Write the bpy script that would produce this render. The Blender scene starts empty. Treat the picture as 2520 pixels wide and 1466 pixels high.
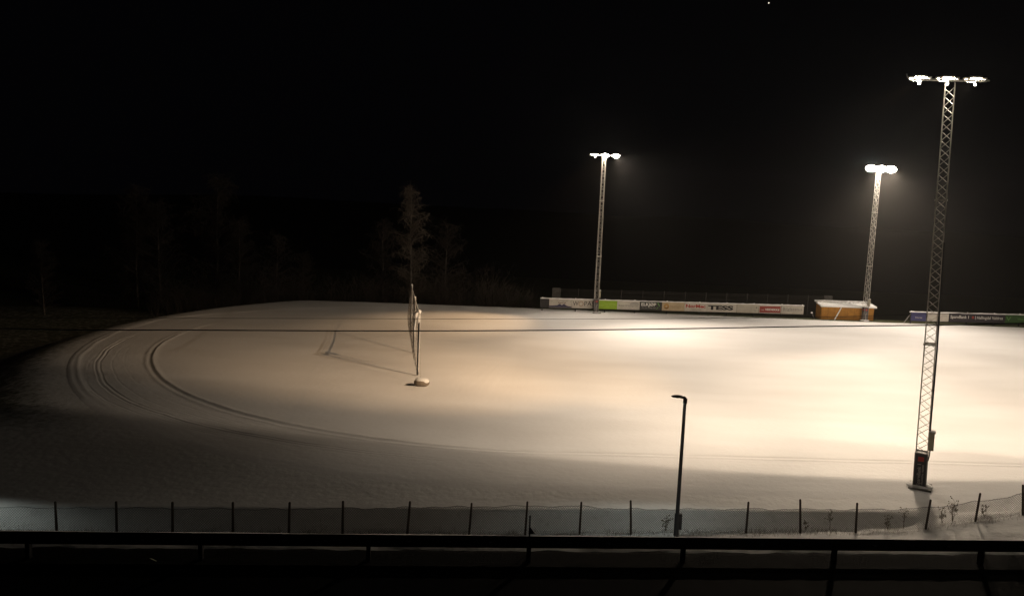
import bpy, math, random
from mathutils import Vector, Matrix
random.seed(11)
R_ = math.radians
S = bpy.context.scene
COL = S.collection
def rnd(a, b): return random.uniform(a, b)

# ------------------------------------------------------------------ camera
FPX, PITCH, ROLL, HC = 1900.0, .118, .042, 15.0      # focal length for a 2520 px wide frame
CF = Vector((0, math.cos(PITCH), -math.sin(PITCH)))
_r = Vector((1, 0, 0)); _u = Vector((0, math.sin(PITCH), math.cos(PITCH)))
CR = _r * math.cos(ROLL) + _u * math.sin(ROLL)
CU = _u * math.cos(ROLL) - _r * math.sin(ROLL)
cam = bpy.data.cameras.new("camera"); co = bpy.data.objects.new("camera", cam); COL.objects.link(co)
m = Matrix((CR, CU, -CF)).transposed().to_4x4(); m.translation = (0, 0, HC)
co.matrix_world = m
cam.sensor_width = 36; cam.lens = 36 * FPX / 2520; cam.clip_start = .1; cam.clip_end = 3000
S.camera = co
# ------------------------------------------------------------------ night sky
w = bpy.data.worlds.new("World"); S.world = w; w.use_nodes = True
bg = w.node_tree.nodes['Background']
bg.inputs[0].default_value = (.75, .72, 1.0, 1); bg.inputs[1].default_value = .0009
S.view_settings.view_transform = 'Standard'; S.view_settings.look = 'None'
S.view_settings.exposure = 0.0; S.view_settings.gamma = 1
# ------------------------------------------------------------------ beams of the floodlight masts: (mast, aim, cone deg, blend, watts)
K = 1030.0
WARM, MID, PALE = (1, .635, .33), (1, .79, .57), (1, .83, .65)
BEAMS = [(1, (-13.2, 69.5, 0), 40, 1, 41, WARM), (1, (1.5, 86.8, 0), 40, 1, 9, WARM), (1, None, 150, .06, 10.5, MID), (1, (2.8, 71.9, 0), 40, 1, 28, WARM), (1, (20.7, 73.3, 0), 110, 1, 12, MID), (1, (4, 55, 0), 60, 1, 17, MID),
         (2, (32.7, 83.1, 0), 90, 1, 43, PALE), (2, (-3.2, 80.3, 0), 40, 1, 13, WARM), (2, (-6.5, 98, 0), 42, 1, 24, WARM), (2, (14.8, 81.7, 0), 60, 1, 21, MID), (2, (13.6, 96.6, 0), 90, 1, 14, PALE),
         (3, (23.2, 57, 0), 36, 1, 76, MID), (3, (14, 44, 0), 20, 1, 30, MID), (3, (28, 45, 0), 20, 1, 46, MID), (3, (42, 46, 0), 20, 1, 40, MID), (3, (40.2, 60, 0), 50, 1, 36, MID), (3, (58.1, 60, 0), 82, 1, 22, PALE), (3, (54.5, 100.2, 0), 120, 1, 20, PALE), (3, (72.4, 101.7, 0), 90, 1, 10, PALE),
         (4, (45.9, 60.1, 0), 90, 1, 5, MID), (4, None, 150, .03, 30, MID)]
# ------------------------------------------------------------------ helpers
def gp(u, v, z=0.0):
    d = CF + CR * ((u - 1260) / FPX) - CU * ((v - 733) / FPX)
    return Vector((0, 0, HC)) + d * ((z - HC) / d.z)
def ux(u, y, v=770):
    g = gp(u, v); return g.x / g.y * y

def mat(name, col, rough=.8, metal=0., emis=None, es=0., bump=0., bscale=5., var=0., vscale=3., col2=None, detail=5):
    mt = bpy.data.materials.new(name); mt.use_nodes = True; nt = mt.node_tree; b = nt.nodes['Principled BSDF']
    b.inputs['Base Color'].default_value = (*col, 1); b.inputs['Roughness'].default_value = rough; b.inputs['Metallic'].default_value = metal
    if emis: b.inputs['Emission Color'].default_value = (*emis, 1); b.inputs['Emission Strength'].default_value = es
    tc = nt.nodes.new('ShaderNodeTexCoord')
    if var or col2:
        n = nt.nodes.new('ShaderNodeTexNoise'); n.inputs['Scale'].default_value = vscale; n.inputs['Detail'].default_value = detail
        nt.links.new(tc.outputs['Object'], n.inputs['Vector'])
        cr = nt.nodes.new('ShaderNodeValToRGB'); c2 = col2 or tuple(c * (1 - var) for c in col)
        cr.color_ramp.elements[0].position = .35; cr.color_ramp.elements[1].position = .65
        cr.color_ramp.elements[0].color = (*c2, 1); cr.color_ramp.elements[1].color = (*col, 1)
        nt.links.new(n.outputs['Fac'], cr.inputs[0]); nt.links.new(cr.outputs[0], b.inputs['Base Color'])
    if bump:
        n = nt.nodes.new('ShaderNodeTexNoise'); n.inputs['Scale'].default_value = bscale; n.inputs['Detail'].default_value = 8
        nt.links.new(tc.outputs['Object'], n.inputs['Vector'])
        bp = nt.nodes.new('ShaderNodeBump'); bp.inputs['Strength'].default_value = 1; bp.inputs['Distance'].default_value = bump
        nt.links.new(n.outputs['Fac'], bp.inputs['Height']); nt.links.new(bp.outputs[0], b.inputs['Normal'])
    return mt

class MB:
    def __init__(s): s.v = []; s.f = []
    def box(s, c, d, rz=0, rx=0, ry=0):
        M = Matrix.Rotation(rz, 3, 'Z') @ Matrix.Rotation(ry, 3, 'Y') @ Matrix.Rotation(rx, 3, 'X'); n = len(s.v)
        for x in (-.5, .5):
            for y in (-.5, .5):
                for z in (-.5, .5): s.v.append(Vector(c) + M @ Vector((x * d[0], y * d[1], z * d[2])))
        s.f += [[n+a for a in q] for q in ((0,1,3,2),(4,6,7,5),(0,4,5,1),(2,3,7,6),(0,2,6,4),(1,5,7,3))]
        return s
    def tube(s, pts, rad, k=6, caps=True):
        pts = [Vector(p) for p in pts]; N = len(pts)
        if not hasattr(rad, '__len__'): rad = [rad] * N
        n = len(s.v)
        for i, p in enumerate(pts):
            t = (pts[min(i+1, N-1)] - pts[max(i-1, 0)]).normalized()
            a = Vector((0, 0, 1)) if abs(t.z) < .8 else Vector((1, 0, 0))
            e = t.cross(a).normalized(); g = t.cross(e)
            for j in range(k):
                an = 2 * math.pi * (j + .5) / k; s.v.append(p + (e * math.cos(an) + g * math.sin(an)) * rad[i])
        for i in range(N-1):
            for j in range(k): s.f.append([n+i*k+j, n+i*k+(j+1) % k, n+(i+1)*k+(j+1) % k, n+(i+1)*k+j])
        if caps: s.f.append([n+j for j in range(k)]); s.f.append([n+(N-1)*k+j for j in range(k)][::-1])
        return s
    def bar(s, a, b, wd, k=4): return s.tube([a, b], wd * .7071, k)
    def poly(s, pts):
        n = len(s.v); s.v += [Vector(p) for p in pts]; s.f.append(list(range(n, n+len(pts)))); return s
    def prism(s, pts, off):
        n = len(s.v); N = len(pts); o = Vector(off); s.v += [Vector(p) for p in pts] + [Vector(p) + o for p in pts]
        s.f.append(list(range(n, n+N))); s.f.append([n+N+i for i in range(N)][::-1])
        for i in range(N): s.f.append([n+i, n+N+i, n+N+(i+1) % N, n+(i+1) % N])
        return s
    def build(s, name, m, parent=None, smooth=False, loc=None):
        me = bpy.data.meshes.new(name); me.from_pydata([tuple(v) for v in s.v], [], s.f); me.materials.append(m); me.update()
        if smooth: me.polygons.foreach_set('use_smooth', [True] * len(me.polygons))
        o = bpy.data.objects.new(name, me); COL.objects.link(o)
        if parent: o.parent = parent
        if loc is not None: o.location = loc
        return o
def blob(mb, c, r, seed=0, seg=20, rings=12, amp=.12):
    rr = random.Random(seed); ph = [rr.uniform(0, 6) for _ in range(6)]; n = len(mb.v)
    for i in range(rings+1):
        th = math.pi * i / rings
        for j in range(seg):
            p = 2 * math.pi * j / seg
            k = 1 + amp * (math.sin(2*p+ph[0]) * math.sin(th) + .6 * math.sin(3*p+ph[1]+2*th) * math.sin(th) + .5 * math.sin(4*th+ph[2]) * math.sin(th))
            mb.v.append(Vector((c[0]+r[0]*k*math.sin(th)*math.cos(p), c[1]+r[1]*k*math.sin(th)*math.sin(p), c[2]+r[2]*k*math.cos(th))))
    for i in range(rings):
        for j in range(seg): mb.f.append([n+i*seg+j, n+(i+1)*seg+j, n+(i+1)*seg+(j+1) % seg, n+i*seg+(j+1) % seg])
    return mb
def empty(name, loc, rz=0):
    o = bpy.data.objects.new(name, None); o.empty_display_size = .2; COL.objects.link(o); o.location = loc; o.rotation_euler = (0, 0, rz); return o
def tag(o, label=None, cat=None, group=None, kind=None):
    if label: o['label'] = label
    if cat: o['category'] = cat
    if group: o['group'] = group
    if kind: o['kind'] = kind
    return o
def text(name, body, m, parent, loc, size, rot=(R_(90), 0, 0), sx=1., bold=0., width=None, shear=0.):
    cu = bpy.data.curves.new(name, 'FONT'); cu.body = body; cu.size = size; cu.offset = bold; cu.shear = shear
    cu.extrude = .004; cu.align_x = 'CENTER'; cu.align_y = 'CENTER'; cu.resolution_u = 3
    t = bpy.data.objects.new(name, cu); COL.objects.link(t)
    dg = bpy.context.evaluated_depsgraph_get(); me = bpy.data.meshes.new_from_object(t.evaluated_get(dg)); bpy.data.objects.remove(t)
    o = bpy.data.objects.new(name, me); COL.objects.link(o); me.materials.clear(); me.materials.append(m)
    xs = [v.co.x for v in me.vertices]
    if width and xs: sx = width / (max(xs) - min(xs))
    for v in me.vertices: v.co.x *= sx
    o.parent = parent; o.location = loc; o.rotation_euler = rot
    return o
def copy_tree(o, parent=None):
    c = o.copy(); COL.objects.link(c)
    if parent: c.parent = parent
    for ch in list(o.children): copy_tree(ch, c)
    return c
def lerp(xs, ys, x):
    if x <= xs[0]: return ys[0]
    for i in range(len(xs)-1):
        if x <= xs[i+1]: return ys[i] + (ys[i+1]-ys[i]) * (x-xs[i]) / (xs[i+1]-xs[i])
    return ys[-1]
def sm(a, b, x):
    t = min(1, max(0, (x-a)/(b-a))); return t*t*(3-2*t)
from mathutils import noise
def fbm(x, y, s, o=3): return noise.fractal(Vector((x*s, y*s, 3.7)), 1.0, 2.0, o)

# ------------------------------------------------------------------ materials
def snow_mat(name, base=(.80, .80, .82), grass=False):
    mt = bpy.data.materials.new(name); mt.use_nodes = True; nt = mt.node_tree; b = nt.nodes['Principled BSDF']; L = nt.links.new
    b.inputs['Roughness'].default_value = .85
    tc = nt.nodes.new('ShaderNodeTexCoord')
    n1 = nt.nodes.new('ShaderNodeTexNoise'); n1.inputs['Scale'].default_value = .11; n1.inputs['Detail'].default_value = 6
    mp = nt.nodes.new('ShaderNodeMapping'); mp.inputs['Scale'].default_value = (.55, 1.5, 1); L(tc.outputs['Object'], mp.inputs[0]); L(mp.outputs[0], n1.inputs['Vector'])
    cr = nt.nodes.new('ShaderNodeValToRGB'); cr.color_ramp.elements[0].position = .3; cr.color_ramp.elements[1].position = .7
    cr.color_ramp.elements[0].color = (base[0]*.86, base[1]*.85, base[2]*.84, 1); cr.color_ramp.elements[1].color = (*base, 1)
    L(n1.outputs['Fac'], cr.inputs[0]); out = cr.outputs[0]
    if grass:
        n2 = nt.nodes.new('ShaderNodeTexNoise'); n2.inputs['Scale'].default_value = 1.3; n2.inputs['Detail'].default_value = 9; n2.inputs['Roughness'].default_value = .75
        L(tc.outputs['Object'], n2.inputs['Vector'])
        r2 = nt.nodes.new('ShaderNodeValToRGB'); r2.color_ramp.elements[0].position = .60; r2.color_ramp.elements[1].position = 1.0
        r2.color_ramp.elements[0].color = (0, 0, 0, 1); r2.color_ramp.elements[1].color = (1, 1, 1, 1)
        at = nt.nodes.new('ShaderNodeAttribute'); at.attribute_name = 'thin'
        mu = nt.nodes.new('ShaderNodeMath'); mu.operation = 'MULTIPLY_ADD'; L(at.outputs['Fac'], mu.inputs[0]); mu.inputs[1].default_value = .62; L(n2.outputs['Fac'], mu.inputs[2]); L(mu.outputs[0], r2.inputs[0])
        mx = nt.nodes.new('ShaderNodeMix'); mx.data_type = 'RGBA'; L(r2.outputs[0], mx.inputs[0]); L(out, mx.inputs[6]); mx.inputs[7].default_value = (.05, .055, .022, 1); out = mx.outputs[2]  # dark grass colour, also used to paint in unlit ground
    L(out, b.inputs['Base Color'])
    n3 = nt.nodes.new('ShaderNodeTexNoise'); n3.inputs['Scale'].default_value = 2.2; n3.inputs['Detail'].default_value = 9; L(tc.outputs['Object'], n3.inputs['Vector'])
    bp = nt.nodes.new('ShaderNodeBump'); bp.inputs['Strength'].default_value = 1; bp.inputs['Distance'].default_value = .02 if not grass else .045
    L(n3.outputs['Fac'], bp.inputs['Height']); L(bp.outputs[0], b.inputs['Normal'])
    return mt
M_snow = snow_mat('field_snow')
M_rough = snow_mat('rough_snow', (.74, .74, .75), True)
M_cap = mat('cap_snow', (.82, .82, .83), .9, bump=.03, bscale=6)
M_galv = mat('galvanised', (.56, .54, .50), .5, .4, var=.3, vscale=4)
M_dark = mat('dark_steel', (.035, .035, .038), .6, .3, var=.3, vscale=6)
M_wood = mat('post_wood', (.05, .035, .025), .85, var=.4, vscale=9, bump=.01, bscale=20)
M_clad = mat('cladding', (.05, .045, .05), .6, var=.3, vscale=3)
M_frame = mat('pale_frame', (.22, .21, .20), .6)
M_text = mat('pale_print', (.55, .53, .50), .7, var=.35, vscale=6)
M_red = mat('red_print', (.42, .05, .04), .7)
M_cab = mat('cabinet_metal', (.36, .34, .25), .6, var=.2, vscale=2)
M_conc = mat('concrete', (.16, .15, .14), .9, var=.3, vscale=5, bump=.01)
M_lens = mat('lamp_lens', (.9, .9, .9), .3, emis=(1, .86, .66), es=330)
M_lens3 = mat('lens_and_glare', (.9, .9, .9), .3, emis=(1, .90, .74), es=300)
M_lens2 = mat('small_lamp_lens', (.9, .9, .9), .3, emis=(1, .88, .75), es=30)
M_net = mat('net_cord', (.11, .10, .09), .9)
M_bark = mat('birch_bark', (.13, .12, .11), .9, col2=(.04, .035, .03), vscale=3)
M_twig = mat('frosted_twigs', (.045, .036, .03), .95, col2=(.022, .017, .014), vscale=.6)
M_asph = mat('asphalt', (.006, .006, .007), .85, var=.45, vscale=1.5, bump=.01, bscale=60)
M_rail = mat('rail_steel', (.03, .03, .032), .8, .0, var=.35, vscale=2.5)
M_cable = mat('cable_rubber', (.015, .015, .017), .7)

for _m in (M_asph, M_rail): _m.node_tree.nodes['Principled BSDF'].inputs['Specular IOR Level'].default_value = .02
# ------------------------------------------------------------------ terrain
def edge_y(x): return 37.08 + .093 * (x - .44)
def rail_y(x): return 18.78 + .077 * (x - .5)
ZX = [-60, -20, 0, 12, 17.7, 20.6, 22.8, 23.9, 26.4, 34, 60]; ZZ = [-.82, -.76, -.68, -.54, -.44, -.36, .02, .16, .5, 1.0, 1.2]
def terr(x, y):
    e = y - edge_y(x); d = y - rail_y(x)
    zf = lerp(ZX, ZZ, x)
    if e >= 0:
        far = 0.0
        # beyond the far rim the land is shaped to fall away, so it stays dark
        cy = 111.5 + .06 * x
        if y > cy + 3: far = -7.5 * sm(0, 15, y - cy - 3)
        # drop added left of the oval too, to keep that ground dark
        dx = math.hypot(min(0, x - .9), y - 82) - 43.5 if x < .9 else -10
        if x < -10 and dx > 0 and y > 45: far = min(far, -3.0 * sm(0, 12, dx) * sm(45, 60, y))
        n = .02 * fbm(x, y, .35) * sm(0, 2, e)
        return far + n
    tw = 2.4 + 3.6 * sm(14, 22, x)
    if e > -tw:
        t = sm(-1.15, .1, e); z = zf * (1 - t)
        return z + .05 * fbm(x, y, .9) * (1 - t) + .06 * fbm(x+9, y, 2.2) * sm(.02, .5, t) * sm(.98, .5, t)
    if d < 1.6: return 5.95 + (.03 * fbm(x, y, 2.) if d > .5 else -.12)
    yb = edge_y(x) - tw; ys = rail_y(x) + 1.6; t = (y - ys) / (yb - ys)
    z0 = 5.93; a = min(1, t * (yb - ys) / 1.2)
    if a < 1: return z0 - .75 * a * a
    t2 = (y - ys - 1.2) / (yb - ys - 1.2); zt = z0 - .75
    return zt + (zf - zt) * min(1, (t2 * 1.06)) - .25 * math.sin(math.pi * min(1, t2)) + .06 * fbm(x, y, .8)
def axis(parts):
    out = []
    for a, b, s in parts:
        n = int(round((b-a)/s)); out += [a + (b-a)*i/n for i in range(n)]
    out.append(parts[-1][1]); return out
xs = axis([(-400, -100, 12), (-100, -30, 1.4), (-30, 36, .3), (36, 110, 1.4), (110, 420, 12)])
ys = axis([(-40, 17, 3), (17, 33, .4), (33, 42, .13), (42, 60, 1), (60, 150, 1.5), (150, 620, 14)])
def sheet(name, xs, ys, zf, m, thin=None):
    V = [(x, y, zf(x, y)) for y in ys for x in xs]; nx = len(xs)
    F = [(j*nx+i, j*nx+i+1, (j+1)*nx+i+1, (j+1)*nx+i) for j in range(len(ys)-1) for i in range(nx-1)]
    me = bpy.data.meshes.new(name); me.from_pydata(V, [], F); me.materials.append(m)
    me.polygons.foreach_set('use_smooth', [True]*len(F))
    if thin:
        a = me.attributes.new('thin', 'FLOAT', 'POINT'); a.data.foreach_set('value', [thin(v[0], v[1]) for v in V])
    o = bpy.data.objects.new(name, me); COL.objects.link(o); o['kind'] = 'structure'; return o
def thin(x, y):  # grass through the snow, thickened outside the oval to paint in missing light
    e = y - edge_y(x)
    if e < .1: return .06 if e > -6 else .0
    dd = math.hypot(min(0, x - .9), y - 82)
    if y > 114: return 1.1  # full dark cover stands in for unlit ground past the rim
    return .78 * sm(41.8, 47.5, dd) * sm(42, 54, y) if x < -12 else .0
ground = sheet('ground', xs, ys, terr, M_rough, thin)

# the oval: inner field, raised edge, track with wheel ruts, outer rim
C0 = Vector((.9, 82)); PH = .05
D_ = Vector((math.cos(PH), math.sin(PH))); N_ = Vector((-D_.y, D_.x))
RT = [-180, -174, -162, -154, -120, -90]; RO = [42.5, 42.2, 41.7, 41.4, 41.2, 41.0]
RT2 = [90, 107, 127, 137, 151, 159, 166, 176, 180]; RO2 = [29.3, 30.6, 33.7, 36.0, 38.8, 41.2, 42.9, 42.7, 42.5]
def r_out(th): return lerp(RT, RO, th) if th < 0 else lerp(RT2, RO2, th)
stations = []   # (base point, direction, r_in, r_out, th, along)
def wig(th): return .18 * math.sin(th*.09+1) + .12 * math.sin(th*.21)
for a in axis([(0, 95, 1.2)])[:0:-1]: stations.append((C0 + D_*a, -N_, 35.6, 41.0, -90, a))
k = -90.0
while k > -180: stations.append((C0, D_*math.cos(R_(k)) + N_*math.sin(R_(k)), 35.7 + .35*sm(-150, -176, k), r_out(k), k, 0)); k -= .5
k = 180.0
while k > 90:
    ro = r_out(k); stations.append((C0, D_*math.cos(R_(k)) + N_*math.sin(R_(k)), min(36.1, ro - lerp([90, 180], [5.5, 6.4], k)), ro, k, 0)); k -= .75
for a in axis([(0, 95, 1.6)]): stations.append((C0 + D_*a, N_, 23.8, 29.3, 90, a))
def gs(t, c, s): return math.exp(-((t-c)/s)**2)
fine = [-.6, -.3, -.15, -.08, -.02, .04, .1, .16, .24, .34, .5]
tl = [0, .15, .3, .45, .6, .75, .87, .95]
V = []; rows = []
acc = 0
for si, (b0, dr, ri, ro, th, al) in enumerate(stations):
    row = []
    tv = [ri*t for t in tl] + [ri + f for f in fine] + [ri + .6 + .06*i for i in range(int(7.2/.06))]
    # keep the number of samples equal for every station
    W = ro - ri
    nearv = 1.0 if th <= -90 else 0.0
    rim = sm(-132, -152, th) if th < 0 else 1.0 - .75 * sm(150, 100, th)
    rut = (sm(-96, -118, th) if th < 0 else sm(150, 172, th)) if al <= 0 else 0.0
    ed = (.15 + .85*sm(-90, -116, th)) if (th < 0) else sm(158, 172, th)
    edw = 1.0
    for t in tv:
        p = b0 + dr * t; o = t - ri; q = t - ro
        z = .03
        if o < 0: z += .068 * ed * edw
        elif o < .2: z += .068 * ed * edw * (1 - o/.2)
        z += ed * edw * (.05 * gs(o, -.12, .12) + .04*gs(o, .45, .18)) * (1 + .7*noise.noise(Vector((p.x*1.7, p.y*1.7, 0))))
        if th < 0: z += (1 - sm(-92, -112, th)) * (.035*gs(o, .42, .16) - .03*gs(o, .12, .16))
        jag = .13 * noise.noise(Vector((p.x*.25, p.y*.25, 5))) + .04 * noise.noise(Vector((p.x*1.1, p.y*1.1, 5)))
        r1 = 4.0 * (1 - .42 * sm(-150, -100, th)) if th < 0 else 3.9
        for cc, dep, ww in ((r1, .075, .06), (r1+.36, .07, .055), (r1-.9+.5*noise.noise(Vector((th*.03, 1, 0))), .022, .05), (r1+.85+.7*noise.noise(Vector((th*.025, 7, 0))), .025, .05), (r1+1.25, .014, .05), (2.0+1.0*noise.noise(Vector((th*.02, 3, 0))), .014, .08), (.9, .012, .3)):
            fade = max(0, .55 + .75 * noise.noise(Vector((p.x*.12, p.y*.12, int(cc*2)*3.1))) + .5*noise.noise(Vector((p.x*1.3, p.y*1.3, cc))))
            z += .62 * rut * fade * (-dep * gs(o, cc+jag, ww) + dep*.4*gs(o, cc+jag+.13, .06) + dep*.3*gs(o, cc+jag-.13, .06))
        z += rim * (.05 * gs(q + .15*noise.noise(Vector((p.x*.3, p.y*.3, 8))), 0, .20) + .03*gs(q, .5, .3)) * (1 + .5*noise.noise(Vector((p.x*.9, p.y*.9, 1))))
        z += .02 * fbm(p.x, p.y, .35) + .008 * noise.noise(Vector((p.x*2.5, p.y*2.5, 2))) + (.03 * max(0, noise.noise(Vector((p.x*4, p.y*4, 2)))) * gs(o, .5, .5) * (1 if th < 0 else 0))
        if q > .5:
            lim = 2.3
            z -= .35 * rim * sm(.4, 2.4, q) + .055 * sm(.3, 2.2, q)
        row.append(len(V)); V.append((p.x, p.y, z))
    rows.append(row)
F = []
for a, b in zip(rows[:-1], rows[1:]):
    for i in range(len(a)-1):
        F.append((a[i], b[i], b[i+1], a[i+1]))
me = bpy.data.meshes.new('snow_covered_track'); me.from_pydata(V, [], F); me.materials.append(M_snow); me.polygons.foreach_set('use_smooth', [True]*len(F))
o = bpy.data.objects.new('snow_covered_track', me); COL.objects.link(o); o['kind'] = 'structure'

road = sheet('road', axis([(-120, 120, 3)]), axis([(-6, 18.3, .9)]), lambda x, y: 5.9 + .0*x + (rail_y(x)-18.78 if y > 0 else 0) * 0, M_asph)
for v in road.data.vertices: v.co.y += .077 * (v.co.x - .5) * (1 if v.co.y > 5 else 0) * 1.0
for v in road.data.vertices:
    if v.co.y > rail_y(v.co.x) - 1: v.co.y += .12 * noise.noise(Vector((v.co.x*.7, 0, 0))) + .85
sh = sheet('verge', axis([(-40, 40, .25)]), axis([(0, .9, .18)]), lambda x, y: 0, mat('verge_gravel', (.002, .0019, .0018), 1.0, col2=(.004, .0037, .0035), vscale=8, bump=.03, bscale=30))
for v in sh.data.vertices:
    x, d = v.co.x, v.co.y; v.co.y = rail_y(x) - .2 + d + (.16 if d > .5 else 0) + (.10 * noise.noise(Vector((x*1.1, 0, 4))) + .05*noise.noise(Vector((x*5, 0, 4)))) * (1 if d > .5 else 0); v.co.z = 5.985 + .02*noise.noise(Vector((x*3, d*3, 0))) - (.08 if d > .85 else 0)

sh.data.materials[0].node_tree.nodes['Principled BSDF'].inputs['Specular IOR Level'].default_value = .1
# ------------------------------------------------------------------ floodlight masts
H = 22.7
def make_mast():
    root = empty('floodlight_mast', (0, 0, 0)); tw = empty('_', (0, 0, 0)); bpy.data.objects.remove(tw)
    parts = {}
    def wz(z): return .60 - .15 * (z / H)
    lat = MB(); z0 = 2.05
    secs = [(z0, 8.3), (8.3, 16.3), (16.3, H-.15)]
    for a, b in secs:
        wa, wb = wz(a)/2, wz(b)/2
        for sx in (-1, 1):
            for sy in (-1, 1): lat.bar((sx*wa, sy*wa, a), (sx*wb, sy*wb, b), .042)
    z = z0
    while z < H - .5:
        h = .46; a, b = wz(z)/2, wz(z+h)/2
        for q in range(4):
            c, s_ = [(1, 0), (0, 1), (-1, 0), (0, -1)][q]
            def P(t, w_): return (c*w_ - s_*t*w_, s_*w_ + c*t*w_)
            p1 = P(-1, a) + (z,); p2 = P(1, b) + (z+h,); p3 = P(1, a) + (z,); p4 = P(-1, b) + (z+h,)
            zig = int(round((z - z0)/h))
            if (zig + q) % 2 == 0: lat.bar(p1, p2, .024, 3)
            else: lat.bar(p3, p4, .024, 3)
        z += h
    parts['lattice'] = lat.build('lattice', M_galv, root)
    for zc in (8.3, 16.3):
        c = MB(); w_ = wz(zc) + .07
        for sx in (-1, 1): c.box((sx*w_/2, 0, zc), (.05, w_+.05, .09)); c.box((0, sx*w_/2, zc), (w_-.05, .05, .09))
        c.build('joint_collar', M_galv, root)
    cl = MB(); cl.box((0, 0, 1.05), (.60, .60, 1.98)); clad = cl.build('base_cladding', M_clad, root)
    fr = MB()
    for sx in (-1, 1):
        for sy in (-1, 1): fr.box((sx*.315, sy*.315, 1.06), (.05, .05, 2.04))
        fr.box((sx*.315, 0, 2.06), (.05, .58, .05)); fr.box((0, sx*.315, 2.06), (.58, .05, .05))
    fr.build('corner_frame', M_frame, root)
    for q in range(4):
        an = q * math.pi/2; d = Vector((math.sin(an), -math.cos(an), 0)); t = Vector((math.cos(an), math.sin(an), 0))
        rd = MB(); rd.box(d*.304 + Vector((0, 0, 1.72)), (.30, .006, .26), rz=an); rd.build('red_emblem', M_red, clad)
        tt = text('lettering', 'SpareBank 1', M_text, clad, d*.303 - t*.06 + Vector((0, 0, .82)), .26, rot=(R_(90), R_(-90), an), width=1.25)
        tt = text('lettering', 'HALLINGDAL VALDRES', M_text, clad, d*.303 + t*.13 + Vector((0, 0, .82)), .12, rot=(R_(90), R_(-90), an), width=1.15)
    pl = MB(); pl.box((.05, -.1, .02), (1.15, 1.25, .20)); pls = pl.build('plinth', M_conc, root)
    sn = MB(); blob(sn, (0, 0, .10), (.64, .68, .09), 4, 28, 10, .05); sn.build('snow', M_cap, pls, True)
    cb = MB(); cb.box((.44, 0, 2.75), (.26, .34, 1.0)); cb.box((.45, 0, 3.28), (.34, .42, .05)); cab = cb.build('electrical_cabinet', M_cab, root)
    cs = MB(); cs.box((.45, 0, 3.33), (.32, .40, .06)); cs.build('snow', M_cap, cab)
    cd = MB(); cd.tube([(.33, -.02, 3.3), (.36, -.02, 8.0), (.29, -.02, 14)], .045, 6); cd.tube([(.40, .02, 2.25), (.39, .02, 1.9), (.34, .02, 1.6)], .03, 5); cd.build('cable_duct', M_dark, root)
    return root
def make_head(root, mi=1):
    ar = MB()
    for yy in (-.12, .12): ar.box((0, yy, H), (4.2, .06, .07))
    for xx in (-2.05, -1.1, 0, 1.1, 2.05): ar.box((xx, 0, H+.01), (.05, .30, .05))
    ar.tube([(-2.0, .1, H), (-2.35, .1, H+.12), (-2.4, .1, H+.3)], .02, 5)
    ar.build('crossarm', M_galv, root)
    for xc in (-1.6, -.05, 1.5):
        hb = MB()
        hb.box((xc, .32, H+.16), (.66, .50, .10), rx=R_(-14)); hb.box((xc-.34, .30, H+.13), (.02, .46, .18)); hb.box((xc+.34, .30, H+.13), (.02, .46, .18))
        fl = hb.build('floodlight', M_galv, root); rx, ry, rz = {1: (.27, .15, .085), 4: (.27, .15, .085), 2: ((.20, .15, .10) if xc > 1 else (.42, .2, .26)), 3: (.82, .26, .46)}[mi]  # glaring mast's lens blobs are oversized, standing in for its lamp bloom
        ln = MB(); ln.box((xc, .34, H+.085), (.50, .40, .02), rx=R_(-14)); blob(ln, (xc, .30 if mi in (1, 4) else .5, H+.06 if mi in (1, 4) else H-.02), (rx, ry, rz), 2, 18, 10, 0); ln.build('lens', M_lens3 if mi == 3 else M_lens, fl)
        for dx in (-.52, .50):
            sb = MB(); sb.box((xc+dx, .18, H+.14), (.22, .20, .10)); s2 = sb.build('side_lamp', M_galv, root)
            l2 = MB(); blob(l2, (xc+dx, .18, H+.07), (.055, .055, .045), 3, 12, 6, 0); l2.build('lens', M_lens if dx < 0 else M_lens2, s2)
        sb = MB(); sb.tube([(xc-.25, -.14, H+.02), (xc-.25, -.2, H-.18)], .03, 6); s2 = sb.build('side_lamp', M_galv, root)
        l2 = MB(); blob(l2, (xc-.25, -.21, H-.24), (.07, .07, .06), 5, 12, 6, 0); l2.build('lens', M_lens2, s2)
MASTS = {1: (Vector((23.8, 42.84, .02)), .065), 2: (Vector((12.35, 112.2, .02)), math.pi+.09), 3: (Vector((53.38, 115.8, .02)), math.pi+.09), 4: (Vector((65, 46.0, .02)), .065)}
LAB = {1: 'tallest lattice floodlight mast, nearest, behind the wire fence at the right', 2: 'distant lattice floodlight mast standing in front of the round O lettered advertising board',
       3: 'distant glaring lattice floodlight mast standing before the orange player shelter', 4: 'lattice floodlight mast on the near side beyond the right edge of the photo'}
proto = make_mast()
roots = {1: proto}
for i in (2, 3, 4): roots[i] = copy_tree(proto)
for i in (1, 2, 3, 4):
    o = roots[i]
    o.location = MASTS[i][0]; o.rotation_euler = (0, 0, MASTS[i][1])
    tag(o, LAB[i], 'floodlight mast', 'floodlight masts round the snowy oval')
    if i == 1:
        o.rotation_euler = (0, R_(-1.75), MASTS[i][1])
    make_head(o, i)
    names = ('lattice', 'joint_collar', 'base_cladding', 'corner_frame', 'plinth', 'electrical_cabinet', 'cable_duct')
    tw = -.60 if i == 1 else 0.0
    for ch in o.children:
        if ch.name.split('.')[0] in names: ch.rotation_euler = (0, 0, tw if i in (1, 4) else math.pi)
bpy.context.view_layer.update()
nb = {}
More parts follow.
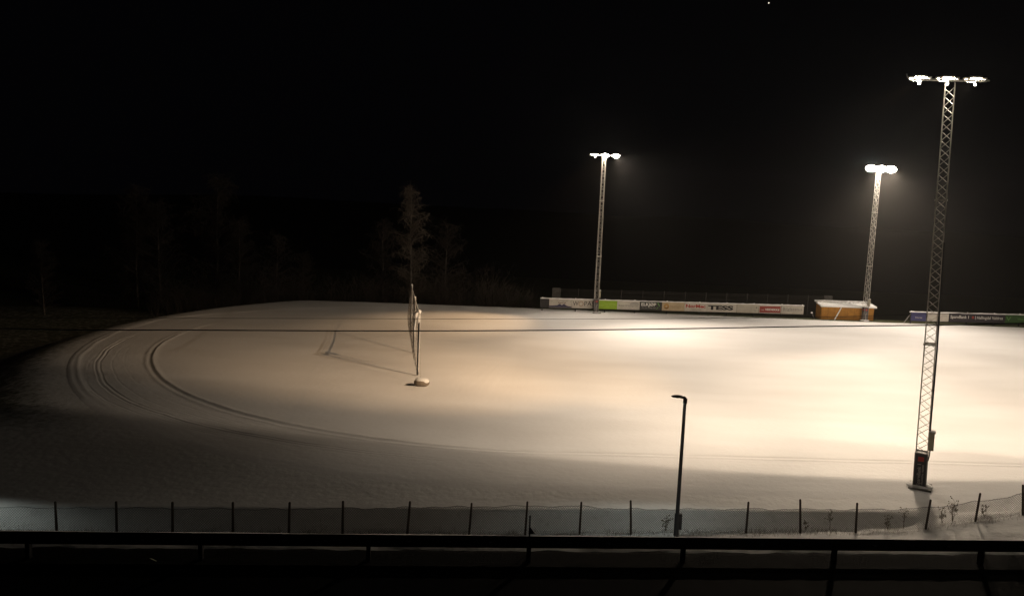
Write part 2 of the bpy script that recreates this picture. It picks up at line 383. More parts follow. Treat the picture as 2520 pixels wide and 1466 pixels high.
for (mi, aim, ang, bl, kw, bcol) in BEAMS:
    o = [x for x in bpy.data.objects if x.get('label') == LAB[mi]][0]
    ld = bpy.data.lights.new('floodlight_beam', 'SPOT'); ld.energy = kw * K; ld.color = bcol
    ld.spot_size = R_(ang); ld.spot_blend = bl; ld.shadow_soft_size = .07
    lo = bpy.data.objects.new('floodlight_beam', ld); COL.objects.link(lo)
    j = nb.get(mi, 0); nb[mi] = j+1
    lx = -1.6 if (mi == 1 and bcol == WARM) else (-1.6, -.05, 1.5)[j % 3]
    loc = o.matrix_world @ Vector((lx + (0 if bcol == WARM else .12 * (j//3)), .66 if mi in (1, 4) else .98, H - .16)); d = Vector(aim) - loc if aim else Vector((-.062, .966, -.262))
    lo.parent = o; lo.matrix_parent_inverse = o.matrix_world.inverted()
    lo.matrix_world = Matrix.Translation(loc) @ d.to_track_quat('-Z', 'Y').to_matrix().to_4x4()

# ------------------------------------------------------------------ advertising boards
def sign_mat(c, v=.12): return mat('sign_print', c, .7, var=v, vscale=1.2)
def board_row(name, p0, p1, length, segs, posts, label, z0=.50, z1=1.76):
    D = (Vector(p1) - Vector(p0)).normalized(); an = math.atan2(D.y, D.x); root = empty(name, (p0[0], p0[1], 0), an)
    tag(root, label, 'advertising boards', 'rows of advertising boards on the far side')
    for (a, b, c, deco) in segs:
        hh = z1 - z0
        if c is None:
            g = MB()
            for zz in (z0, z1): g.box(((a+b)/2, 0, zz), (b-a, .06, .06))
            g.box((a+.03, 0, (z0+z1)/2), (.06, .06, hh-.06)); g.box((b-.03, 0, (z0+z1)/2), (.06, .06, hh-.06))
            g.box(((a+b)/2, .04, (z0+z1)/2), (b-a, .015, hh)); g.build('open_frame', M_dark, root); continue
        pn = MB(); pn.box(((a+b)/2, 0, (z0+z1)/2), (b-a-.03, .04, hh)); po = pn.build('sign_panel', sign_mat(c), root)
        cx = (a+b)/2; yy = -.024; zc = (z0+z1)/2
        for dc in deco:
            if dc[0] == 't': _, body, dx, dz, size, wd, m_, bold = dc; text('lettering', body, m_, po, (cx+dx, yy, zc+dz), size, width=wd, bold=bold)
            elif dc[0] == 'p': q = MB(); q.prism([(cx+x, yy, zc+z) for x, z in dc[1]], (0, -.006, 0)); q.build('emblem', dc[2], po)
            elif dc[0] == 'r':
                q = MB(); _, dx, dz, ro, ri, m_ = dc; n = 20
                for i in range(n):
                    a0, a1 = 2*math.pi*i/n, 2*math.pi*(i+1)/n
                    q.prism([(cx+dx+ro*math.cos(a0), yy, zc+dz+ro*math.sin(a0)), (cx+dx+ro*math.cos(a1), yy, zc+dz+ro*math.sin(a1)), (cx+dx+ri*math.cos(a1), yy, zc+dz+ri*math.sin(a1)), (cx+dx+ri*math.cos(a0), yy, zc+dz+ri*math.sin(a0))], (0, -.006, 0))
                q.build('emblem', m_, po)
    for x in posts:
        q = MB(); q.box((x, .10, .84), (.10, .10, 1.72)); q.box((x, -.05, .24), (.11, .05, .46)); pp = q.build('post', M_dark, root)
        s_ = MB(); blob(s_, (x, .02, 1.93), (.10, .09, .09), int(x*7) % 50, 10, 6); s_.build('snow', M_cap, pp, True)
    cp = MB(); n = int(length/.5); ring = []
    pts = [(-.25 + (length+.35)*i/n, 0.02, z1 + .08 + .012*math.sin(i*1.7) + .008*math.sin(i*.6)) for i in range(n+1)]
    cp.tube(pts, [.08 + .014*math.sin(i*2.3) for i in range(n+1)], 6); cp.build('snow_cap', M_cap, root, True)
    return root
INK = mat('dark_print', (.04, .035, .03), .7); TAN = mat('tan_print', (.30, .17, .07), .7); GREY = mat('grey_print', (.22, .21, .20), .7); LGREY = mat('faded_print', (.36, .35, .33), .7)
WHT = mat('white_print', (.75, .75, .73), .7); NRED = mat('crimson_print', (.40, .03, .02), .7); PUR = mat('violet_print', (.055, .05, .10), .7); LEAFG = mat('leaf_print', (.12, .32, .08), .7)
BLK = mat('black_print', (.01, .01, .012), .6); LIME2 = mat('pale_lime_print', (.42, .60, .12), .7); BRN = mat('brown_print', (.12, .05, .015), .7); GOLD = mat('gold_print', (.45, .26, .08), .7)
white = (.58, .55, .50)
def script_dashes(x0, x1, z, h, n, m_):
    out = []; w_ = (x1-x0)/n
    for i in range(n): out.append(('p', [(x0+i*w_, z), (x0+(i+.72)*w_, z), (x0+(i+.72)*w_, z+h), (x0+i*w_, z+h)], m_))
    return out
segs = [(-.28, 1.02, None, []),
 (1.05, 4.42, white, [('t', 'GeoCal', 0.2, .12, .30, 1.2, BRN, .005), ('t', 'sentralbygg', 0.2, .42, .14, 1.9, GREY, .0), ('p', [(-1.5, .2), (-1.42, .2), (-1.2, .42), (-1.28, .42)], LGREY), ('p', [(1.38, .2), (1.46, .2), (1.62, .42), (1.54, .42)], LGREY),
   ('p', [(-1.67, -.59), (1.67, -.59), (1.67, -.42), (1.2, -.36), (.9, -.28), (.55, -.02), (.2, -.22), (-.1, -.02), (-.5, -.26), (-1.0, -.3), (-1.67, -.34)], PUR)]),
 (4.42, 8.1, white, [('t', 'W', -1.25, .05, .95, .85, INK, .0), ('r', -.45, .05, .37, .29, TAN), ('t', 'PAS', .78, .05, .95, 1.5, INK, .0), ('t', 'eiendom', .9, -.42, .16, .8, GREY, 0)]),
 (8.1, 11.25, (.30, .48, .03), [('t', 'Grønt', -.9, -.1, .3, .8, LIME2, 0), ('t', 'hage og anlegg', .55, .12, .22, 1.5, LIME2, 0), ('t', 'maskin og snø', .55, -.22, .2, 1.3, LIME2, 0)]),
 (11.25, 14.69, white, [('p', [(.15, .1), (1.6, .1), (1.55, .3), (1.3, .47), (.9, .54), (.5, .48), (.25, .3)], LGREY), ('t', 'Møbler & Hyttegarden', 0, -.05, .32, 3.0, GREY, .004), ('t', 'stolar og senger til alle', 0, -.38, .2, 3.0, LGREY, 0)]),
 (14.72, 18.05, (.045, .047, .045), [('t', 'ELKJØP', -.35, .20, .62, 2.25, WHT, .012), ('t', 'det er billeg her', -.3, -.26, .22, 2.2, LGREY, 0), ('p', [(.95, .5), (1.1, .52), (1.38, .05), (1.32, -.05)], LEAFG), ('p', [(.85, -.42), (.95, -.45), (1.15, -.15), (1.1, -.1)], LEAFG)]),
 (18.09, 21.57, (.52, .42, .28), [('r', -1.05, .02, .42, .16, GOLD), ('p', [(-1.43, -.1), (-1.3, -.3), (-1.05, -.4), (-.8, -.3), (-.64, .05), (-.9, -.1), (-1.15, -.12)], BRN), ('t', 'Vestegård', .55, .02, .62, 2.1, mat('ochre_print', (.36, .26, .15), .7), .0)]),
 (21.57, 25.10, white, [('t', 'NorMec', -.05, .14, .66, 3.05, NRED, .022), ('t', 'verksted og service', .1, -.36, .13, 1.5, BRN, .004)]),
 (25.10, 29.72, white, [('t', 'TESS', -.2, .0, .86, 3.95, BLK, .045)]),
 (29.75, 33.20, (.50, .47, .41), [('t', 'Entreprenørservice', -.1, .28, .22, 2.4, LGREY, .003), ('t', 'utleige AS', .0, -.02, .22, 1.2, LGREY, .0), ('r', 1.35, .2, .13, .0, GREY), ('r', 1.15, -.28, .12, 0, LGREY)]),
 (33.23, 36.74, white, [('p', [(-1.66, -.50), (1.66, -.50), (1.66, .46), (-1.66, .46)], mat('red_field', (.30, .05, .04), .7))]),
 (36.78, 40.36, white, [('t', 'Bilglasstua', .0, .10, .66, 3.1, GREY, .004), ('p', [(-1.6, -.22), (-.1, -.22), (-.1, -.17), (-1.6, -.17)], LGREY), ('t', 'Gol og Fagernes', .7, -.32, .16, 1.3, LGREY, 0)])]
row1 = board_row('advertising_board_row', (4.43, 112.3), (45.1, 117.0), 40.3, segs, [.04, 5.0, 9.41, 13.93, 18.87, 23.91, 28.16, 32.43, 36.84, 40.12],
                 'long snow capped row of coloured sponsor boards left of the orange shelter')
pr = [c for c in row1.children if c.name.startswith('sign_panel')]
redp = pr[9]   # lettering lies on the red field of this panel
text('lettering', 'VEIDEKKE', WHT, redp, (34.985+.35, -.036, 1.08), .42, width=2.3, bold=.012); text('lettering', 'bygg', WHT, redp, (33.75, -.036, 1.05), .16, width=.5)
DKS = (.035, .03, .04)
segs2 = [(.0, 2.5, (.05, .05, .16), [('t', 'Nores', 0, -.12, .28, 1.1, LGREY, .008)]),
 (2.54, 6.15, white, [('t', 'elektro og varme', .1, .26, .18, 2.8, LGREY, 0), ('t', 'Gol', .1, -.1, .2, .6, LGREY, 0)]),
 (6.18, 15.45, DKS, [('t', 'SpareBank 1', -2.85, .10, .62, 3.0, WHT, .004), ('r', -.7, .1, .2, .08, M_red), ('t', '|', -.3, .1, .6, .06, WHT, 0), ('t', 'Hallingdal Valdres', 2.1, .06, .62, 4.3, WHT, .004)]),
 (15.5, 22.0, (.04, .10, .03), [('t', 'V', -2.7, 0, .9, .8, LEAFG, 0), ('t', 'Vestre Slidre', .6, 0, .5, 3.6, LEAFG, 0)]),
 (22.0, 27.0, white, [('t', 'BYGGMAKKER', 0, 0, .5, 3.6, INK, .01)])]
row2 = board_row('advertising_board_row', (59.79, 114.74), (76.4, 116.89), 27, segs2, [.01, 4.32, 9.16, 13.64, 17.89, 22.2, 26.6],
                 'darker row of sponsor boards with a blue end panel, right of the nearest mast')
q = MB(); q.bar((-.02, .05, 1.55), (-.95, .25, .05), .07); q.build('brace', M_frame, row2)

M_dim = mat('weathered_wood', (.10, .095, .09), .9, var=.3)
# tall dim mesh fence behind the first row
fn = empty('mesh_fence', (ux(1367, 118), 118, -.4), 0); tag(fn, 'tall dim mesh fence behind the long row of sponsor boards', 'fence')
A = Vector((0, 0, 0)); Bx = Vector((ux(2035, 124) - ux(1367, 118), 6, 0)); n = 13
for i in range(n+1):
    p = A + Bx*(i/n); q = MB(); hh = 3.25
    if i in (0, n): q.box((p.x, p.y, hh/2), (1.3, .12, hh))
    else: q.box((p.x, p.y, hh/2), (.06, .06, hh))
    q.build('end_panel' if i in (0, n) else 'post', M_dim, fn)
q = MB(); L = Bx.length; dv = Bx/L; hh = 3.1
for zz in (0, .7, 1.4, 2.1, 2.8, 3.1): q.bar(tuple(Vector((0, 0, zz))), tuple(Bx+Vector((0, 0, zz))), .018, 3)
k = 0.0
while k < L: p = dv*k; q.bar(tuple(p), (p.x, p.y, hh), .020, 3); k += .11
q.build('mesh', mat('dim_mesh', (.07, .06, .058), .9), fn)

# ------------------------------------------------------------------ player shelter
sx0 = ux(2014, 116.5); dg = empty('player_shelter', (46.9, 116.1, 0), .09); tag(dg, 'low orange wooden player shelter with a snowy roof behind the glaring mast', 'shelter')
M_or = mat('orange_boards', (.50, .23, .032), .75, var=.25, vscale=1.4); M_or2 = mat('dark_orange_boards', (.26, .12, .025), .8, var=.3, vscale=2)
Wd, Dp, hf, hb = 8.3, 1.7, 1.85, 2.35
q = MB(); q.box((Wd/2, 0, hf/2), (Wd, .06, hf)); 
wl = q.build('front_wall', M_or, dg)
q = MB()
for i in range(9): q.box((Wd*i/8, -.035, hf/2-.02), (.035, .012, hf-.1))
q.box((Wd/2, -.036, .42), (Wd-.1, .014, .05)); q.build('batten', M_or2, wl)
q = MB()
for sx in (0, 1): q.prism([(Wd*sx-.03, .04, 0), (Wd*sx-.03, Dp, 0), (Wd*sx-.03, Dp, hb), (Wd*sx-.03, .04, hf)], (.06, 0, 0))
q.build('side_wall', M_or, dg)
q = MB(); q.box((Wd/2, Dp-.03, hb/2), (Wd-.1, .05, hb-.06)); q.build('back_wall', M_or2, dg)
q = MB(); q.prism([(-.25, -.25, hf+.02), (-.25, Dp+.15, hb+.06), (-.25, Dp+.15, hb+.13), (-.25, -.25, hf+.09)], (Wd+.5, 0, 0)); rf = q.build('roof', M_conc, dg)
q = MB(); q.prism([(-.27, -.3, hf+.06), (-.27, Dp*.72, hf+.45), (-.27, Dp*.72, hf+.60), (-.27, -.28, hf+.30)], (Wd+.54, 0, 0)); q.build('snow', M_cap, rf)
q = MB(); x = .1
q.prism([(-.27, Dp*.92, hb+.10), (-.27, Dp+.2, hb+.12), (-.27, Dp+.2, hb+.36), (-.27, Dp*.92, hb+.34)], (Wd+.54, 0, 0))
while x < Wd: q.box((x, Dp*.82, hb+.16), (.14, .4, .24)); x += rnd(.5, .8)
q.build('snow', M_cap, rf)
q = MB(); q.bar((3.05, -.12, 1.9), (2.0, -.35, 0), .13); q.build('pole', M_cap, dg)
st = empty('leaning_stake', (45.9, 116.0, 0)); q = MB(); q.bar((0, 0, 0), (-.45, 0, .85), .08); q.build('shaft', M_frame, st); q = MB(); blob(q, (-.48, 0, .92), (.16, .12, .12), 7, 12, 7); q.build('snow', M_cap, st, True)
tag(st, 'short leaning stake with a lump of snow beside the orange shelter', 'stake')

# ------------------------------------------------------------------ ball-stop net on the pitch
NP = [Vector((-7.91, 65.61, .17)), Vector((-9.6, 75.7, .17)), Vector((-11.45, 87.24, .17))]
nr = empty('ball_stop_net', NP[0], 0); tag(nr, 'sagging snow crusted net on tall dark posts standing in the snowy oval', 'net')
HN = 5.5
for i, p in enumerate(NP):
    r = p - NP[0]; q = MB(); q.tube([(r.x, r.y, 0), (r.x+.02, r.y, HN)], .085, 8); po = q.build('post', M_dark, nr)
    q = MB(); q.tube([(r.x+.07, r.y-.03, .3), (r.x+.10, r.y-.03, HN*.6), (r.x+.09, r.y-.03, HN)], [.02, .03, .045], 7); (i == 0 and blob(q, (r.x-.01, r.y, HN-.5), (.13, .13, .62), 8, 12, 8, .08)); blob(q, (r.x+.03, r.y, HN+.02), (.17, .18, .2) if i == 0 else (.09, .1, .08), i, 14, 8); q.build('snow', M_cap, po, True)
def netpt(s, h):   # s metres along, h 0..1 height fraction
    tot = (NP[2]-NP[0]).length
    i = 0 if s < 10.24 else 1; t = (s/10.24) if i == 0 else (s-10.24)/(tot-10.24); t = min(1, t)
    p = NP[i].lerp(NP[i+1], t) - NP[0]; sag = 4*t*(1-t)
    topz = HN - .06 - .10*sag; bul = -(.40*sag + .08) * math.sin(math.pi*min(1, h*1.0)) - .25*math.sin(s*2.1)*.3*(1-h)
    return Vector((p.x + bul, p.y, .05 + (topz-.05)*h))
tot = (NP[2]-NP[0]).length
q = MB()
for k in range(17): q.tube([netpt(tot*j/40, k/16) for j in range(41)], .006, 3, False)
for k in range(int(tot/.34)): q.tube([netpt(k*.34, j/8) for j in range(9)], .006, 3, False)
q.build('netting', M_net, nr)
q = MB(); q.tube([netpt(tot*j/40, 1.0) + Vector((0, 0, .05)) for j in range(41)], [(.032 + .03*sm(14, 0, tot*j/40) + .008*math.sin(j*1.3)) for j in range(41)], 8); q.build('snow_on_top_rope', M_cap, nr, True)
q = MB(); blob(q, (-.42, 1.2, HN-.42), (.26, .34, .34), 9, 18, 10, .1); q.tube([(-.42, 1.2, HN-.6), (-.50, 1.2, HN-1.6), (-.45, 1.2, HN-2.6)], [.05, .07, .02], 6); q.build('snow', M_cap, nr, True)
q = MB(); q.tube([(.05, 0, HN), (.7, -3.4, .25)], .014, 4); q.build('guy_wire', M_galv, nr)
an = empty('anchor_block', (-7.12, 61.95, .14)); tag(an, 'round snow topped anchor block on the snow at the foot of the net', 'anchor block')
q = MB(); blob(q, (0, 0, .22), (.62, .42, .32), 21, 24, 12, .07); q.build('block', mat('stone', (.22, .18, .14), .9, bump=.02, var=.3), an, True)
q = MB(); blob(q, (.02, .04, .38), (.58, .42, .26), 25, 24, 12, .08); q.build('snow', M_cap, an, True)
q = MB(); blob(q, (-.9, -.05, .04), (.42, .16, .05), 12, 14, 6); q.build('iron_plate', M_dark, an, True)

# ------------------------------------------------------------------ wire fence by the road
POSTS = [(-31.5, 0, 1.5, 0), (-28.6, 0, 1.52, 0), (-25.9, 0, 1.5, 0), (-23.1, 0, 1.52, 0), (-20.42, 33.82, 1.53, -.03), (-17.78, 34.03, 1.54, 0), (-15.29, 34.25, 1.55, .01), (-12.57, 34.48, 1.56, 0), (-10.02, 34.7, 1.59, .03), (-7.54, 34.91, 1.62, .0),
 (-4.52, 35.17, 1.63, .10), (-1.59, 35.41, 1.6, .08), (1.11, 35.64, 1.69, .04), (3.75, 35.87, 1.64, .01), (6.29, 36.08, 1.71, -.12), (12.04, 36.57, 1.61, 0.0), (14.82, 36.81, 1.74, -.16), (17.67, 37.05, 1.56, -.07), (21.3, 37.36, 1.56, .10), (23.89, 37.57, 1.50, .09), (26.42, 37.8, 1.60, -.2), (29.3, 38.05, 1.6, 0), (32.2, 38.3, 1.6, .05)]
def fy(x): return 35.65 + .085*(x - 1.19)
fe = empty('wire_fence', (0, 35.6, -.7)); tag(fe, 'sagging chain link fence on thin dark posts running along the road', 'fence')
O = Vector((0, 35.6, -.7)); FP = []
for (x, y, h, lean) in POSTS:
    y = fy(x); z = terr(x, y); FP.append((x, y, z, h))
    q = MB(); pb = Vector((x, y, z-.15)) - O; pt = Vector((x+lean, y, z+h)) - O
    rr = .055 if x > -4 else .06
    q.tube([pb, pb.lerp(pt, .3), pb.lerp(pt, .7), pt - Vector((0, 0, .03)), pt], [rr, rr*1.02, rr*.96, rr*.93, rr*.5], 8)
    q.build('post', M_wood, fe, True)
def ftop(x):
    base = terr(x, fy(x)); h = lerp([-32, -10, -4, 1, 3.75, 6, 14.8, 17.6, 21, 22.5, 24, 26, 27, 30], [1.22, 1.20, 1.30, 1.42, 1.38, 1.25, 1.20, 1.16, 1.13, 1.0, 1.02, 1.12, 1.0, 1.0], x)
    return base + h + .03*math.sin(x*2.2) + .02*math.sin(x*5.1)
q = MB(); x = -32.0; pts = []
while x < 32.3: pts.append((x, fy(x)+.07-O.y, ftop(x) + .012*math.sin(x*31) - O.z)); x += .1
q.tube(pts, .011, 4); q.build('top_wire', M_dark, fe)
q = MB(); x = -32.0; step = .115
while x < 32.2:
    a0 = terr(x, fy(x)) + .02
    for sgn in (-1, 1):
        x2 = x + sgn*1.15
        if not -32.2 < x2 < 32.3: continue
        zt = ftop(x2); pa = Vector((x, fy(x)+.07, a0)) - O; pb = Vector((x2, fy(x2)+.07, zt)) - O
        n = len(q.v); q.v += [pa + Vector((-.0085, 0, 0)), pa + Vector((.0085, 0, 0)), pb + Vector((.0085, 0, 0)), pb + Vector((-.0085, 0, 0))]; q.f.append([n, n+1, n+2, n+3])
    x += step
q.build('chain_link', mat('mesh_wire', (.11, .11, .10), .7), fe)

# ------------------------------------------------------------------ street lamps (path lighting)
def lamp_post():
    r = empty('street_lamp', (0, 0, 0))
    q = MB(); q.tube([(0, 0, 0), (.0, 0, 1.1), (0, 0, 1.12), (.06, 0, 6.55)], [.125, .125, .095, .075], 12); q.build('pole', M_dark, r, True)
    q = MB(); q.box((.14, -.02, .75), (.16, .16, .75)); q.build('service_door', M_dark, r)
    q = MB(); q.tube([(.06, 0, 6.4), (.07, 0, 6.62), (.03, 0, 6.68), (-.20, 0, 6.70)], [.10, .10, .07, .05], 8); q.build('bracket', M_dark, r, True)
    q = MB(); blob(q, (-.33, 0, 6.73), (.29, .15, .07), 1, 20, 8, 0); hd = q.build('lamp_head', M_dark, r, True)
    q = MB(); q.box((-.35, 0, 6.674), (.20, .10, .02)); q.build('lens', mat('led_lens', (.8, .8, .8), .4, emis=(.88, .97, .92), es=3), hd)
    return r
lp = lamp_post(); lpx = 8.50
zb = terr(lpx, 36.05)
lp.location = (lpx-.02, 36.05, zb - .02); lp.rotation_euler = (0, R_(-.7), .03); lp.scale = (1, 1, 1.035); tag(lp, 'slim dark street lamp behind the guard rail with its head pointing left', 'street lamp', 'street lamps along the road')
lp2 = copy_tree(lp); lp2.location = (-28.5, 32.9, terr(-28.5, 32.9)); tag(lp2, 'dark street lamp beyond the left edge of the photo', 'street lamp')
def led(parent, loc, aim, e, sy, ang=130):
    ld = bpy.data.lights.new('street_lamp_beam', 'SPOT'); ld.energy = e; ld.color = (.88, .97, .88); ld.spot_size = R_(ang); ld.spot_blend = .35; ld.shadow_soft_size = .12
    o = bpy.data.objects.new('street_lamp_beam', ld); COL.objects.link(o); o.parent = parent; o.location = loc
    o.rotation_euler = aim; o.scale = (1, sy, 1); return o
led(lp, (-.36, 0, 6.63), (R_(-3), 0, 0), 230, .30)
led(lp2, (-.36, 0, 6.63), (R_(-3), 0, 0), 1300, .30)
led(lp2, (-.36, 0, 6.63), (R_(-3), R_(-26), 0), 800, .13, 140)

# ------------------------------------------------------------------ guard rail
gr = empty('guard_rail', (0, 0, 0)); tag(gr, 'dark steel guard rail running across the bottom of the picture', 'guard rail')
prof = [(0, 0), (.0, .03), (-.075, .06), (-.075, .115), (-.01, .14), (-.01, .18), (-.075, .205), (-.075, .26), (0, .29), (0, .315)]
q = MB(); xsr = [-60 + 2*i for i in range(61)]
for x in xsr:
    for (dy, dz) in prof: q.v.append(Vector((x, rail_y(x)+dy, 6.385+dz)))
    for (dy, dz) in reversed(prof): q.v.append(Vector((x, rail_y(x)+dy+.012, 6.385+dz)))
npf = len(prof)*2
for i in range(len(xsr)-1):
    for j in range(npf): q.f.append([i*npf+j, i*npf+(j+1) % npf, (i+1)*npf+(j+1) % npf, (i+1)*npf+j])
q.build('beam', M_rail, gr)
px = [-11.54, -7.45, -3.35, .7, 4.72, 8.79, 12.86]
allx = [px[0]-4.1*i for i in range(6, 0, -1)] + px + [px[-1]+4.07*i for i in range(1, 7)]
M_bolt = mat('bolt_reflector', (.75, .75, .78), .25, .3)
for x in allx:
    y = rail_y(x); q = MB(); q.box((x, y+.09, 6.22), (.10, .13, .70), rz=.077); q.box((x, y+.04, 6.54), (.14, .06, .16), rz=.077); q.build('post', M_rail, gr)
    for k in (1, 2, 3):
        xb = x + k*1.02
        if -14 < xb < 15: q = MB(); q.box((xb, rail_y(xb)-.04, 6.56), (.07, .06, .035), rz=.077); q.build('bolt', M_bolt, gr)
ms = empty('marker_stake', (ux(1303, 19.3, 1310), 19.35, 5.9)); q = MB(); q.tube([(0, 0, 0), (0, 0, 1.12)], .02, 6); q.build('shaft', M_dark, ms)
q = MB(); q.prism([(-.02, 0, .62), (.16, 0, .62), (.02, 0, .80)], (0, .02, 0)); q.build('bracket', M_dark, ms); tag(ms, 'thin dark marker stake just behind the guard rail near a fence post', 'stake')
lf = MB(); lf.prism([(-.08, -.04, 0), (-.02, .0, .01), (.08, .05, .012), (.10, .02, .01), (.02, -.05, 0), (-.05, -.06, 0)], (0, 0, .012)); lfo = lf.build('scrap_of_paper', mat('pale_paper', (.75, .80, .55), .6), None, loc=(-8.5, 17.92, 6.04)); lfo.rotation_euler = (R_(-35), R_(25), 0); lfo.location.z = 6.08
tag(lfo, 'small pale scrap lying on the dark road at the lower left', 'litter')

# ------------------------------------------------------------------ overhead cables
def cable(name, pts, r, label):
    q = MB(); P = [Vector(p) for p in pts]; out = []
    for i in range(len(P)-1):
        for j in range(12):
            t = j/12; a = P[max(i-1, 0)]; b = P[i]; c = P[i+1]; d = P[min(i+2, len(P)-1)]
            out.append(.5*((2*b) + (c-a)*t + (2*a-5*b+4*c-d)*t*t + (3*b-a-3*c+d)*t*t*t))
    out.append(P[-1]); q.tube(out, r, 6); tag(q.build(name, M_cable), label, 'cable', 'overhead cables')
def cp(u, v, y):
    d = CF + CR*((u-1260)/FPX) - CU*((v-733)/FPX); return Vector((0, 0, HC)) + d*(y/d.y)
cable('overhead_cable', [cp(-900, 775, 22), cp(0, 808, 22), cp(500, 812, 22), cp(1000, 814, 22), cp(1500, 811, 22), cp(2000, 803, 22), cp(2520, 795, 22), cp(3400, 760, 22)], .017, 'thick black overhead cable crossing in front of the whole snowy oval')
cable('overhead_cable', [cp(-700, 772, 30), cp(0, 781, 30), cp(800, 783.5, 30), cp(1300, 785, 30), cp(1700, 783, 30), cp(2100, 778, 30), cp(3200, 745, 30)], .008, 'thinner overhead cable just above the thick black one')

# ------------------------------------------------------------------ weeds and grass
def weed(x, y, h, seed, label):
    rr = random.Random(seed); z = terr(x, y); q = MB()
    for s_ in range(rr.randint(2, 4)):
        a = rr.uniform(-.25, .25); p = Vector((0, 0, 0)); pts = [p.copy()]
        hh = h * rr.uniform(.6, 1)
        for i in range(6): p = p + Vector((a*hh/6 + rr.uniform(-.03, .03), rr.uniform(-.03, .03), hh/6)); pts.append(p.copy())
        q.tube(pts, [.012*(1-i/9) for i in range(7)], 4)
        for k in range(9):
            b = pts[rr.randint(2, 6)]; an = rr.uniform(0, 6.28); l = rr.uniform(.08, .28)*h
            e = b + Vector((math.cos(an)*l, math.sin(an)*l*.5, rr.uniform(.02, .22)*h)); q.tube([b, e], [.008, .004], 3)
            blob(q, e, (.025, .02, .03), k, 6, 4, .3)
    o = q.build('dry_weed', M_stalk, None, loc=(x, y, z-.02)); tag(o, label, 'dry weed', 'dry weeds by the wire fence')
M_stalk = mat('dry_stalks', (.13, .10, .06), .9)
for (u, v, h, lb) in [(2225, 1300, 1.15, 'tall dry weed just left of the leaning fence post near the big mast'), (2185, 1302, .7, 'shorter dry weed leaning left beside the tallest weed at the fence'), (2358, 1286, 1.15, 'bushy dry weed between the two right leaning fence posts'),
                      (2330, 1290, .7, 'low spreading dry weed at the foot of the bushy one by the fence'), (2045, 1306, .9, 'thin dry weed behind the fence wire left of the third post from the right'), (1990, 1312, .45, 'small curled dry weed beside the upright post of the wire fence'), (2445, 1275, .55, 'tiny dry weed under the sagging wire at the far right'), (1638, 1300, .8, 'thin upright weed left of the street lamp foot')]:
    g = gp(u, v, terr(gp(u, v, -.4).x, 37)); weed(g.x, fy(g.x)+.35, h, int(u), lb)
q = MB(); rr = random.Random(5)
for i in range(5200):
    x = rr.uniform(-31, 31); y = fy(x) + rr.gauss(.05, .22); z = terr(x, y); h = rr.uniform(.05, .26) * (1.2 if noise.noise(Vector((x*.6, 0, 0))) > 0 else .55)
    a = rr.uniform(-.5, .5)*h; w_ = .006; n = len(q.v)
    q.v += [Vector((x-w_, y, z-.01)), Vector((x+w_, y, z-.01)), Vector((x+a, y+rr.uniform(-.3, .3)*h, z+h))]; q.f.append([n, n+1, n+2])
tag(q.build('dead_grass', M_stalk), 'dead grass poking through the snow along the foot of the fence', 'grass', kind='stuff')

# ------------------------------------------------------------------ birches beyond the oval
def tree_mesh(seed, Ht, spread, narrow=1.0):
    rr = random.Random(seed); tk = MB(); cr = MB()
    p = Vector((0, 0, -.5)); pts = [p.copy()]; N = 10
    for i in range(N): p = p + Vector((rr.uniform(-.12, .12), rr.uniform(-.1, .1), (Ht+.5)/N)); pts.append(p.copy())
    tk.tube(pts, [(.16*(1-i/N)**.8+.015)*Ht/15 for i in range(N+1)], 7)
    def at(t): f = t*N; i = min(N-1, int(f)); return pts[i].lerp(pts[i+1], f-i)
    for k in range(int(64)):
        t = .10 + .88*(k/64); b = at(t); an = rr.uniform(0, 6.28); L = spread * (.22 + .78*math.sin(math.pi*min(1, t**.75))) * rr.uniform(.6, 1.2)
        d = Vector((math.cos(an), math.sin(an), rr.uniform(.7, 1.5)*narrow)).normalized(); ps = [b.copy()]; q_ = b.copy()
        for j in range(5): d = (d + Vector((rr.uniform(-.2, .2), rr.uniform(-.2, .2), -.10))).normalized(); q_ = q_ + d*L/5; ps.append(q_.copy())
        cr.tube(ps, [.045*(1-j/6)*Ht/15 for j in range(6)], 4, False)
        for j in range(22):
            s_ = ps[rr.randint(1, 5)]; dd = Vector((rr.gauss(0, 1), rr.gauss(0, 1), rr.gauss(.1, .8))).normalized(); e = s_ + dd*rr.uniform(.5, 1.2)
            cr.tube([s_, s_.lerp(e, .5) + Vector((0, 0, .05)), e - Vector((0, 0, .2))], [.016, .012, .006], 3, False)
            for g in range(2):
                s2 = s_.lerp(e, rr.uniform(.3, 1)); e2 = s2 + Vector((rr.gauss(0, .3), rr.gauss(0, .3), rr.gauss(-.15, .3))); cr.tube([s2, e2], [.012, .005], 3, False)
    return tk, cr
variants = {}
M_frost = mat('hoar_frost_twigs', (.095, .085, .072), .95, col2=(.07, .055, .045), vscale=.5)
TREES = [(1008, 117, 17.5, 3, 'tallest frosted birch right behind the net on the far edge of the oval'), (938, 124, 13, 1, 'faint leafless tree just left of the tallest birch beyond the oval'), (1090, 136, 13, 2, 'faint leafless tree to the right of the tallest birch'),
 (677, 122, 10.0, 2, 'low tree with a pale trunk left of the middle beyond the oval'), (590, 120, 11.5, 1, 'broad low tree between the pale trunk and the second tallest tree'), (528, 124, 19, 0, 'second tallest tree, rising faintly above the left end of the oval'),
 (397, 118, 14, 2, 'tree with a straight pale trunk beyond the left end of the oval'), (342, 120, 16.5, 1, 'frosty topped tree left of the straight pale trunk'), (110, 108, 8, 0, 'lone small tree near the left edge of the picture'), (745, 126, 7.5, 1, 'lowest bushy tree right of the pale trunk')]
for vi in (0, 1, 2, 3): variants[vi] = None
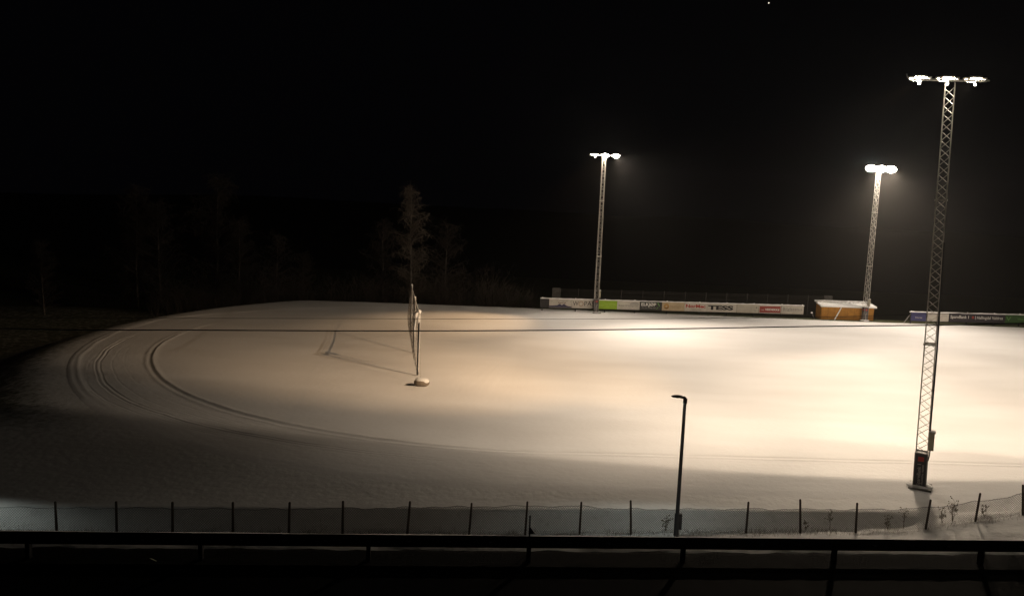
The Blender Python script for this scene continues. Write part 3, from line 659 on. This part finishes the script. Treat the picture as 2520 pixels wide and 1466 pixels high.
for (u, y, h, vi, lb) in TREES:
    x = ux(u, y, 750); z = terr(x, y); r = empty('birch_tree', (x, y, z), rnd(0, 6)); tag(r, lb, 'tree', 'bare trees beyond the oval')
    hh = h + (-z)*.8
    if variants[vi] is None:
        tk, cr = tree_mesh(31+vi, 15, (4.2, 3.8, 4.6, 2.9)[vi], 1.0); variants[vi] = (tk.build('trunk', M_bark, r, True), cr.build('crown', M_frost if vi == 3 else M_twig, r))
    else:
        for s_ in variants[vi]: c = s_.copy(); COL.objects.link(c); c.parent = r
    r.scale = (hh/15,)*3
q = MB(); rr = random.Random(77)
for i in range(520):
    x = rr.uniform(-52, 3); y = rr.uniform(115.5, 127) + min(0, (x+25)*.25); z = terr(x, y); hh = rr.uniform(1.2, 5.5) * (1.1 + .7*noise.noise(Vector((x*.12, 0, 2))))
    for k in range(9):
        b = Vector((x, y, z)); d = Vector((rr.gauss(0, .35), rr.gauss(0, .35), 1)).normalized(); m_ = b + d*hh*.5; e = m_ + (d + Vector((rr.gauss(0, .35), rr.gauss(0, .3), 0))).normalized()*hh*.5
        q.tube([b, m_, e], [.02, .015, .005], 3, False)
        for g in range(4): s2 = m_.lerp(e, rr.random()); q.tube([s2, s2 + Vector((rr.gauss(0, .5), rr.gauss(0, .4), rr.uniform(.1, .8)))], [.011, .004], 3, False)
tag(q.build('undergrowth', M_twig), 'dark leafless undergrowth among the bare trees', 'undergrowth', kind='stuff')
# dark far hillside
hs = sheet('hills', axis([(-420, 420, 20)]), axis([(230, 420, 10)]), lambda x, y: -8 + 20*sm(230, 420, y) * (1 + .25*fbm(x, y, .008)), mat('forest_hill', (.012, .014, .012), 1))

# a single star
q = MB(); blob(q, (0, 0, 0), (.8, .8, .8), 1, 8, 6, 0); sp = cp(1892, 8, 900); so = q.build('star', mat('star_light', (1, 1, 1), 1, emis=(1, .85, .7), es=1.2), None, loc=sp); tag(so, 'single faint star high in the black sky', 'star')

# ------------------------------------------------------------------ thin frosty air
q = MB(); q.box((20, 190, 13), (460, 420, 46)); hz = q.build('haze', bpy.data.materials.new('frosty_air')); hz['kind'] = 'stuff'
hm = hz.data.materials[0]; hm.use_nodes = True; nt = hm.node_tree; nt.nodes.clear()
ou = nt.nodes.new('ShaderNodeOutputMaterial'); pv = nt.nodes.new('ShaderNodeVolumePrincipled'); pv.inputs['Density'].default_value = .00009; pv.inputs['Color'].default_value = (.9, .9, .92, 1); pv.inputs['Anisotropy'].default_value = .75
nt.links.new(pv.outputs[0], ou.inputs['Volume'])
